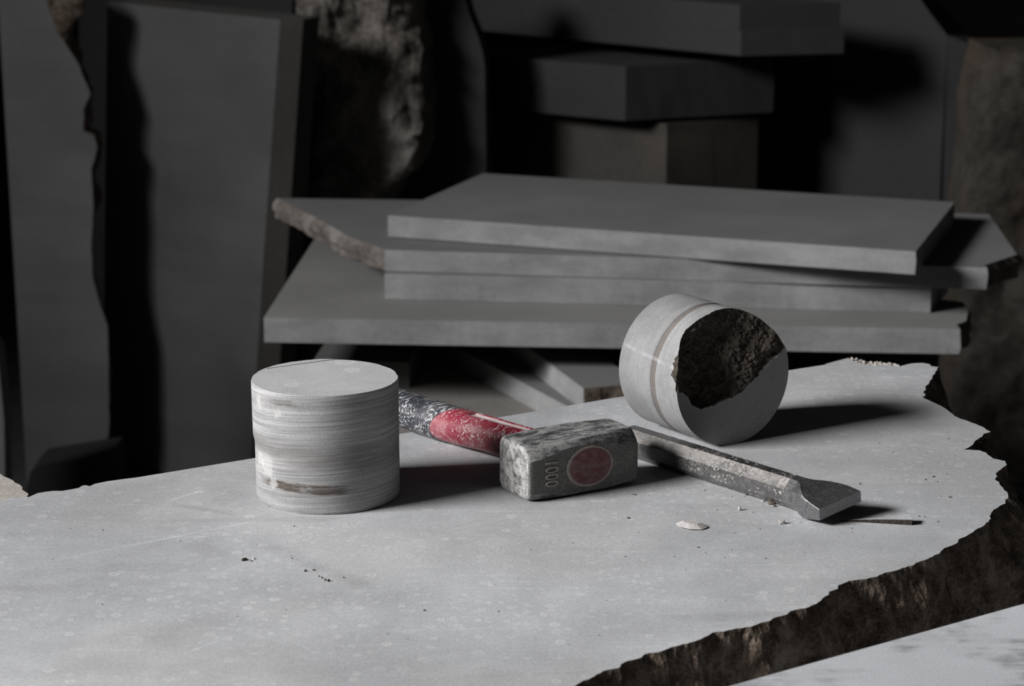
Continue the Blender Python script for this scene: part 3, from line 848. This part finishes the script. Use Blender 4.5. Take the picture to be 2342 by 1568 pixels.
# ------------------------------------------------------------------ club hammer
fl_, fr_ = at(1214, 1146, .002), at(1461, 1101, .002)
u = (fr_ - fl_).normalized(); v = Vector((-u.y, u.x, 0))
HL, HW, HH = (fr_ - fl_).length + .001, .0465, .0415
hc = (fl_ + fr_) / 2 + v * HW / 2
MH = Matrix(((u.x, v.x, 0, hc.x), (u.y, v.y, 0, hc.y), (0, 0, 1, .0004), (0, 0, 0, 1)))
hammer = empty('club_hammer', MH, 'worn club hammer with red and charcoal handle, lying beside the chisel', 'hammer')
def hammer_head():
    V, Fc, mi = [], [], []
    sec = []
    xs = [-HL / 2, -HL / 2 + .0008, -HL / 2 + .002, -HL / 2 + .0045] + [-HL / 2 + .008 + (HL - .016) * i / 20 for i in range(21)] + [HL / 2 - .0045, HL / 2 - .002, HL / 2 - .0008, HL / 2]
    nside, narc = 8, 5
    def ring(x):
        t = abs(2 * x / HL)
        e = max(0.0, (abs(x) - (HL / 2 - .0045)) / .0045)
        ins = .0022 * (1 - sqrt(max(0, 1 - e * e))) + .0005 * smooth(.5, 1, t)
        hy, hz = HW / 2 - ins, HH / 2 - ins * .6
        g = smooth(.2, .95, t)
        # corner radii: top back, top front, bottom front, bottom back (the top front one is a broad flat facet)
        rd = [.0035 + .0035 * g, .0042 + .0060 * g, .0028 + .0030 * g, .003 + .003 * g]
        ctr = [(1, 1), (-1, 1), (-1, -1), (1, -1)]
        arcs = []
        for q in range(4):
            sy, sz = ctr[q]; r = rd[q]
            a0_ = q * pi / 2
            arc = []
            for i in range(narc + 1):
                a_ = a0_ + (pi / 2) * i / narc
                ca, sa = cos(a_), sin(a_)
                arc.append((sy * (hy - r) + r * ca, sz * (hz - r) + r * sa))
            if q == 1:                                   # flatten the arc towards its chord
                p0, p1 = arc[0], arc[-1]
                arc = [(c_[0] * .35 + (p0[0] + (p1[0] - p0[0]) * i / narc) * .65, c_[1] * .35 + (p0[1] + (p1[1] - p0[1]) * i / narc) * .65) for i, c_ in enumerate(arc)]
            arcs.append(arc)
        P = []; kinds = []
        for q in range(4):
            arc = arcs[q]; nx_ = arcs[(q + 1) % 4][0]
            for p in arc: P.append(p); kinds.append(10 + q)
            for i in range(1, nside):
                t_ = i / nside
                P.append((arc[-1][0] + (nx_[0] - arc[-1][0]) * t_, arc[-1][1] + (nx_[1] - arc[-1][1]) * t_)); kinds.append(q)
        out = []
        for (y, z), kd in zip(P, kinds):
            k_ = 1.0
            if kd == 0 or kd >= 10:
                k_ = 1 + fr((x, y, z), 60, 2, 3) * .007 + fr((x, y, z), 260, 4, 2) * .004
            if z < -hz + .0035: k_ = 1.0
            out.append((x, y * k_, HH / 2 + z * k_))
        ring.kinds = kinds
        return out
    for x in xs: V += ring(x)
    K = 4 * (nside + narc)
    for j in range(len(xs) - 1):
        for i in range(K):
            Fc.append((j * K + i, j * K + (i + 1) % K, (j + 1) * K + (i + 1) % K, (j + 1) * K + i))
            q_ = i // (nside + narc); along = i % (nside + narc)
            mi.append(2 if (q_ == 1 and along >= narc) else 0)               # slot 2: shaded long side that carries the badge
    for end, sgn in ((0, -1), (len(xs) - 1, 1)):
        prev = list(range(end * K, end * K + K))
        cy, cz = 0, HH / 2
        for sc_ in (.93, .8, .65, .5, .35, .2, .08):
            cur = []
            for i in range(K):
                x, y, z = V[end * K + i]
                y2, z2 = cy + (y - cy) * sc_, cz + (z - cz) * sc_
                dome = .0016 * (1 - sc_ ** 2) + fr((y2, z2, sgn), 90, 3, 3) * .0006
                V.append((x + sgn * dome, y2, z2)); cur.append(len(V) - 1)
            for i in range(K):
                Fc.append((prev[i], prev[(i + 1) % K], cur[(i + 1) % K], cur[i])); mi.append(1)
            prev = cur
        Fc.append(prev); mi.append(1)
    o = mesh('head', V, Fc, [M_head, M_face, M_dark], hammer, smoothed=True, sharp=28, midx=mi)
    o['label'] = 'dark steel hammer head with dented striking faces'
    # oval badge on the shaded side, with its raised rim
    bx, bz = .0035, HH * .50
    A, Bv = .0192, .0148
    yf = -HW / 2 + .0002
    n = 56
    def oval(s1, s2, y1, y2, m, nm, par):
        V = [(bx + A * s1 * cos(2 * pi * i / n), y1, bz + Bv * s1 * sin(2 * pi * i / n)) for i in range(n)]
        V += [(bx + A * s2 * cos(2 * pi * i / n), y2, bz + Bv * s2 * sin(2 * pi * i / n)) for i in range(n)]
        V += [(bx + A * s1 * cos(2 * pi * i / n), yf + .0015, bz + Bv * s1 * sin(2 * pi * i / n)) for i in range(n)]
        Fc = [(i, (i + 1) % n, n + (i + 1) % n, n + i) for i in range(n)] + [(i, 2 * n + i, 2 * n + (i + 1) % n, (i + 1) % n) for i in range(n)]
        Fc += [list(range(n, 2 * n))]
        return mesh(nm, V, Fc, m, par)
    e = oval(1.05, .98, yf - .0006, yf - .0010, M_rim, 'badge_rim', o)
    e = oval(.93, .90, yf - .0011, yf - .0013, M_badge, 'badge', o)
    e['label'] = 'worn red oval badge'
    cu = bpy.data.curves.new('weight_mark', 'FONT'); cu.body = '1000'; cu.size = .0150; cu.extrude = .00025
    cu.align_x = 'CENTER'; cu.align_y = 'CENTER'; cu.offset = 0.0
    cu.materials.append(M_mark)
    t0 = bpy.data.objects.new('weight_curve', cu); C.objects.link(t0)
    bpy.context.view_layer.update()
    me = bpy.data.meshes.new_from_object(t0.evaluated_get(bpy.context.evaluated_depsgraph_get()))
    bpy.data.objects.remove(t0); bpy.data.curves.remove(cu)
    tx = bpy.data.objects.new('weight_mark', me); C.objects.link(tx); tx.parent = o
    # reads downwards: text x points down, text y along the head
    Mx = Matrix(((0, 1, 0, -.0300), (0, 0, -1, yf - .0008), (-1, 0, 0, bz - .0005), (0, 0, 0, 1)))
    tx.matrix_local = Mx @ Matrix.Diagonal((.70, 1.0, 1, 1))
    tx['label'] = 'raised digits 1000'
hammer_head()

def handle():
    Mi = MH.inverted()
    dirv = Vector((-.66, .75, 0)).normalized(); per = Vector((.75, .66, 0)).normalized()
    # (distance along, offset across, height of the centre, half width, half height)
    KEY = [(1.180, 1.124, .0200, .0105, .0115), (1.215, 1.1255, .0195, .0115, .0120), (1.250, 1.1270, .0180, .0128, .0128), (1.300, 1.1268, .0160, .0148, .0138), (1.345, 1.1262, .0146, .0160, .0142),
           (1.365, 1.1258, .0142, .0162, .0142), (1.390, 1.1256, .0142, .0160, .0140), (1.420, 1.1262, .0150, .0158, .0138), (1.450, 1.1272, .0160, .0168, .0145), (1.480, 1.1280, .0165, .0175, .0150), (1.492, 1.1280, .0165, .0150, .0125), (1.497, 1.1280, .0165, .008, .007)]
    def key(a):
        for k0, k1 in zip(KEY, KEY[1:]):
            if a <= k1[0]:
                t = (a - k0[0]) / (k1[0] - k0[0]); t = max(0, min(1, t)); t = t * t * (3 - 2 * t)
                return [x + (y - x) * t for x, y in zip(k0[1:], k1[1:])]
        return list(KEY[-1][1:])
    NA = 96
    def tube(name, a0, a1, m, label, grow=0.0, border=None, slot=False):
        n = int((a1 - a0) / .0012); V, Fc = [], []
        for j in range(n + 1):
            for i in range(NA):
                th = 2 * pi * i / NA
                lo, hi = a0, a1
                if border == 'hi': hi = a1
                if border == 'lo': lo = a0 - .015 + .013 * cos(th - radians(195))
                a = lo + (hi - lo) * j / n
                off, z, hw, hh = key(a)
                g = grow
                if slot:                                   # finger groove pressed in along the upper far side
                    s_ = smooth(1.215, 1.222, a) * smooth(1.332, 1.324, a)
                    dth = (th - radians(87)) / radians(17)
                    g -= .0028 * s_ * exp(-dth ** 4)
                wx = (hw + g) * cos(th); wz = (hh + g) * sin(th)
                P = dirv * a + per * (off + wx) + Vector((0, 0, z + wz + .0010))
                V.append(Mi @ P)
        for j in range(n):
            for i in range(NA):
                i2 = (i + 1) % NA
                Fc.append((j * NA + i, j * NA + i2, (j + 1) * NA + i2, (j + 1) * NA + i))
        mi = []
        for j in range(n):
            for i in range(NA):
                a = a0 + (a1 - a0) * (j + .5) / n
                mi.append(1 if slot and 1.219 < a < 1.327 and abs((i + .5) * 360 / NA - 87) < 14 else 0)
        Fc.append(list(range(NA))); Fc.append(list(range(n * NA, n * NA + NA))); mi += [0, 0]
        o = mesh(name, V, Fc, [m, M_groove], hammer, smoothed=True, sharp=50, midx=mi)
        o['label'] = label
        return o
    tube('handle', 1.203, 1.380, M_red, 'dusty red handle section with a pressed groove', 0, None, True)
    tube('grip', 1.362, 1.497, M_grip, 'charcoal rubber grip covered in stone dust', .0004, 'lo')
handle()

# ------------------------------------------------------------------ flat chisel
cx = Vector((.645, -.765, 0)).normalized(); cn = Vector((-cx.y, cx.x, 0))
W8 = .0228
s0 = at(1463, 1041, .0067) + cn * W8 / 2; s1 = at(1820, 1156, .0067) + cn * W8 / 2
cl = (s1 - s0).length
MCh = Matrix(((cx.x, cn.x, 0, s1.x), (cx.y, cn.y, 0, s1.y), (0, 0, 1, 0), (0, 0, 0, 1)))
chisel = empty('flat_chisel', MCh, 'steel flat chisel with an eight-sided bar and flared blade, in front of the lying core', 'chisel')
def octo(hw, ht, zc, c, roll=0.0, n=3, yc=0.0):
    cr = [(hw, -ht + c), (hw, ht - c), (hw - c, ht), (-hw + c, ht), (-hw, ht - c), (-hw, -ht + c), (-hw + c, -ht), (hw - c, -ht)]
    P = []
    for q in range(8):
        a, b_ = cr[q], cr[(q + 1) % 8]
        for s_ in range(n):
            y, z = a[0] + (b_[0] - a[0]) * s_ / n, a[1] + (b_[1] - a[1]) * s_ / n
            P.append((yc + y * cos(roll) - z * sin(roll), zc + z * cos(roll) + y * sin(roll)))
    return P
def loft(name, secs, m, parent, label=None, nz_=0.0, sharp=25, slots=None):
    V, Fc, mi = [], [], []
    K = len(secs[0][1])
    for x, P in secs:
        for y, z in P:
            d_ = fr((x, y, z), 300, 1, 3) * nz_ if nz_ else 0
            V.append((x, y + d_, max(.0002, z + d_)))
    for j in range(len(secs) - 1):
        for i in range(K):
            Fc.append((j * K + i, j * K + (i + 1) % K, (j + 1) * K + (i + 1) % K, (j + 1) * K + i)); mi.append(1 if slots and i // 3 in slots else 0)
    Fc.append(list(range(K))); Fc.append(list(range((len(secs) - 1) * K, len(secs) * K))); mi += [0, 0]
    o = mesh(name, V, Fc, m, parent, smoothed=True, sharp=sharp, midx=mi)
    if label: o['label'] = label
    return o
h8 = W8 / 2; c8 = W8 * .293
x_end = -cl - .026
secs = [(x_end, octo(h8 * .86, h8 * .86, h8, c8 * .95)), (x_end + .003, octo(h8, h8, h8, c8))]
n = 60
for i in range(1, n + 1):
    x = x_end + .003 + (-.012 - x_end - .003) * i / n
    secs.append((x, octo(h8, h8, h8, c8)))
loft('shank', secs, [M_shank, M_shank_dust], chisel, 'dusty eight-sided bar', .00016, slots=(3,))
RL = radians(6.5)
BL = [(-.0122, h8, h8, h8, c8, 0), (-.004, h8 * 1.03, h8 * .99, h8, c8 * .95, .0), (.0005, h8 * 1.13, h8 * .95, h8, c8 * .75, RL * .2), (.0045, h8 * 1.32, h8 * .90, h8 * .99, c8 * .5, RL * .5),
      (.009, h8 * 1.52, h8 * .80, h8 * .97, c8 * .28, RL * .8), (.014, h8 * 1.68, h8 * .68, h8 * .97, c8 * .14, RL), (.021, h8 * 1.82, h8 * .54, h8 * .99, c8 * .08, RL), (.0300, h8 * 1.90, h8 * .37, h8 * 1.0, c8 * .05, RL)]
def blade():
    secs = []
    for a, b_ in zip(BL, BL[1:]):
        for q in range(6):
            t = q / 6
            w_ = [x + (y - x) * t for x, y in zip(a, b_)]
            secs.append((w_[0], octo(w_[1], w_[2], w_[3], w_[4], w_[5], yc=.0022 * smooth(0, .02, w_[0]))))
    w_ = BL[-1]
    secs.append((w_[0], octo(w_[1], w_[2], w_[3], w_[4], w_[5], yc=.0022)))
    loft('blade', secs, M_blade, chisel, 'flared blade with a blunt square end', .00008, 30)
blade()

# ------------------------------------------------------------------ chips and crumbs on the bench
def chip(name, px, py, L, D, T, m, rot, label, seed, cat='stone chip', grp=None, lift=0.0, npts=26, flatk=1.0):
    rnd = random.Random(seed)
    bm = bmesh.new()
    for _ in range(npts):
        a = rnd.uniform(0, 2 * pi); r = sqrt(rnd.uniform(.45, 1)); z = rnd.uniform(0, 1)
        s = 1 - .55 * z * flatk
        bm.verts.new((L / 2 * r * cos(a) * s, D / 2 * r * sin(a) * s, T * z))
    rs = bmesh.ops.convex_hull(bm, input=bm.verts)
    bmesh.ops.delete(bm, geom=[g for g in rs['geom_interior'] if isinstance(g, bmesh.types.BMVert)], context='VERTS')
    me = bpy.data.meshes.new(name); bm.to_mesh(me); bm.free(); me.materials.append(m)
    zmin = min(v_.co.z for v_ in me.vertices)
    o = bpy.data.objects.new(name, me); C.objects.link(o)
    p = at(px, py, 0); o.location = (p.x, p.y, -zmin + lift); o.rotation_euler = (0, 0, rot)
    return tag(o, label, cat, grp)

# the big pale flake: a thin lens, tilted a little
def flake():
    V, Fc, n = [], [], 40
    L, D = .0225, .0125
    rim = []
    for i in range(n):
        a = 2 * pi * i / n
        k = 1 + fr((cos(a), sin(a), 0), 2.2, 3, 3) * .10
        x = L / 2 * cos(a) * k; y = D / 2 * math.copysign(abs(sin(a)) ** 1.25, sin(a)) * k
        rim.append((x, y))
    for x, y in rim: V.append((x, y, .0016 + y * .10 - .06 * x))
    for x, y in rim: V.append((x * .55, y * .55 + .0004, .0042 + y * .05 - .05 * x + fr((x, y, 0), 300, 1, 2) * .0004))
    for x, y in rim: V.append((x * .6, y * .6, 0.0))
    for i in range(n):
        j = (i + 1) % n
        Fc += [(i, j, n + j, n + i), (j, i, 2 * n + i, 2 * n + j)]
    Fc += [list(range(n, 2 * n)), list(range(2 * n, 3 * n))[::-1]]
    o = mesh('stone_flake', V, Fc, M_chip_pale)
    p = at(1581, 1206, 0); o.location = (p.x, p.y, 0.0); o.rotation_euler = (0, 0, radians(-8))
    tag(o, 'large pale lens-shaped stone flake lying alone in front of the chisel', 'stone chip')
flake()
# thin shard below the blade
a_, b_ = at(1921, 1191, .0), at(2086, 1200, .0)
dd = (b_ - a_).normalized(); pp = Vector((-dd.y, dd.x, 0)); LL = (b_ - a_).length
def shard():
    top = [(0, 0, .0006), (LL * .15, -.0006, .0016), (LL * .5, -.0010, .0030), (LL, -.0012, .0042), (LL * 1.005, .0075, .0046), (LL * .6, .0065, .0024), (LL * .2, .003, .0010)]
    bot = [(x, y + .0006, 0.0) for x, y, z in top]
    n = len(top); V = top + bot
    Fc = [list(range(n)), list(range(n, 2 * n))[::-1]] + [(i, n + i, n + (i + 1) % n, (i + 1) % n) for i in range(n)]
    me_i = [0, 1] + [1] * n
    o = mesh('stone_shard', V, Fc, [M_table, M_chip_dark], midx=me_i)
    o.matrix_world = Matrix(((dd.x, pp.x, 0, a_.x), (dd.y, pp.y, 0, a_.y), (0, 0, 1, 0), (0, 0, 0, 1)))
    tag(o, 'long thin stone shard with a dark brown edge, beyond the chisel blade tip', 'stone chip')
shard()
CHIPS = [
    ('stone_chip', 1788, 1197, .0085, .0050, .0036, M_chip_pale, .3, 'pale pointed stone chip below the chisel bar, nearest the blade'),
    ('stone_chip', 1691, 1166, .0034, .0032, .0034, M_chip_pale, .9, 'tiny white upright stone chip left of the brown chips by the chisel'),
    ('stone_chip', 1766, 1152, .0096, .0062, .0030, M_chip_brown, .2, 'largest brown stone chip, touching the chisel bar near its blade'),
    ('stone_chip', 1744, 1147, .0034, .0030, .0018, M_chip_pale, .2, 'small pale chip just left of the largest brown chip'),
    ('stone_chip', 1772, 1158, .0042, .0026, .0014, M_chip_brown, .5, 'small flat brown chip just in front of the largest brown chip'),
    ('stone_chip', 1711, 1125, .0075, .0032, .0016, M_chip_brown, -.4, 'thin brown sliver pressed against the middle of the chisel bar'),
    ('stone_chip', 1707, 1132, .0026, .0020, .0010, M_chip_brown, 0, 'tiny brown crumb in front of the sliver at the chisel bar'),
    ('stone_chip', 1754, 1139, .0026, .0018, .0012, M_chip_brown, .4, 'tiny brown crumb behind the largest brown chip'),
    ('stone_chip', 1449, 1131, .0055, .0030, .0009, M_chip_brown, -.3, 'small thin brown chip at the right end of the hammer head'),
    ('stone_chip', 1437, 1185, .0036, .0026, .0010, M_chip_brown, .3, 'small brown crumb in front of the hammer head, on bare slab'),
    ('stone_chip', 1610, 1121, .0032, .0022, .0009, M_chip_pale, .3, 'tiny pale chip between hammer head and chisel bar'),
    ('stone_chip', 2172, 1137, .0042, .0030, .0010, M_chip_brown, .1, 'flat brown crumb near the right broken edge'),
    ('stone_chip', 2136, 1090, .0038, .0022, .0008, M_chip_dark, .1, 'dark flat crumb behind the brown one near the right edge'),
    ('stone_chip', 559, 1281, .0064, .0034, .0020, M_chip_dark, .5, 'largest dark chip on the bare slab in front of the standing core'),
    ('stone_chip', 580, 1278, .0036, .0022, .0011, M_chip_pale, .3, 'tiny pale chip right of the largest dark chip'),
    ('stone_chip', 575, 1283, .0018, .0014, .0010, M_chip_dark, .3, 'dark speck squeezed between the largest dark chip and its pale neighbour'),
    ('stone_chip', 664, 1270, .0016, .0012, .0009, M_chip_pale, .3, 'pale speck above a dark one, right of the largest dark chip'),
    ('stone_chip', 668, 1277, .0016, .0012, .0009, M_chip_dark, .3, 'dark speck right below a pale one, right of the largest dark chip'),
    ('stone_chip', 699, 1306, .0030, .0018, .0015, M_chip_dark, .3, 'dark crumb, left end of the crumb trail in front of the standing core'),
    ('stone_chip', 718, 1304, .0030, .0014, .0010, M_chip_dark, .2, 'dark crumb second from the left in the crumb trail'),
    ('stone_chip', 730, 1318, .0018, .0014, .0010, M_chip_dark, .2, 'dark crumb third from the left in the crumb trail'),
    ('stone_chip', 737, 1322, .0018, .0014, .0013, M_chip_dark, .7, 'dark crumb in the middle of the crumb trail'),
    ('stone_chip', 744, 1327, .0026, .0020, .0017, M_chip_brown, .7, 'reddish brown crumb last but one at the right end of the trail'),
    ('stone_chip', 752, 1329, .0026, .0022, .0019, M_chip_dark, .2, 'dark round crumb ending the crumb trail on the right'),
    ('stone_chip', 786, 1321, .0016, .0014, .0010, M_chip_dark, .2, 'lone dark speck right of the crumb trail'),
    ('stone_chip', 971, 1396, .0020, .0016, .0012, M_chip_dark, .2, 'lone dark crumb on the bare slab at the bottom middle'),
    ('stone_chip', 1597, 1252, .0022, .0016, .0010, M_chip_dark, .2, 'lone dark crumb in front of the large pale flake'),
    ('stone_chip', 1967, 1107, .0018, .0016, .0012, M_chip_dark, .2, 'dark speck right behind the blade tip'),
    ('stone_chip', 2117, 1097, .0016, .0016, .0012, M_chip_dark, .2, 'black dot left of the dark flat crumb near the right edge'),
]
for i, (nm, px, py, L, D, T, m, rot, lab) in enumerate(CHIPS):
    chip(nm, px, py, L, D, T, m, rot, lab, 100 + i, grp='chips and crumbs on the bench slab')

# grit: specks of a pixel or two that nobody could count
def grit():
    rnd = random.Random(5); V, Fc = [], []
    spots = [(1450, 2250, 1000, 1280, 60), (900, 1900, 1230, 1480, 20), (100, 900, 1180, 1500, 14), (1900, 2250, 900, 1150, 16)]
    for x0, x1, y0, y1, n in spots:
        for _ in range(n):
            px, py = rnd.uniform(x0, x1), rnd.uniform(y0, y1)
            if px > 2150 and py > 1180: continue
            if 1440 < px < 2000 and 960 < py < 1190 and py < 985 + (px - 1440) * .42: continue
            p = at(px, py, 0); s = rnd.uniform(.0003, .0008)
            k = len(V)
            for q in range(5):
                a = 2 * pi * q / 5 + rnd.random(); V.append((p.x + s * cos(a), p.y + s * sin(a) * .8, 0.0001))
            V.append((p.x, p.y, s * rnd.uniform(.6, 1.1)))
            Fc += [(k + q, k + (q + 1) % 5, k + 5) for q in range(5)]
    o = mesh('stone_grit', V, Fc, M_chip_dark)
    tag(o, 'fine dark grit scattered over the bench slab', 'grit', kind='stuff')
grit()
bpy.context.view_layer.update()
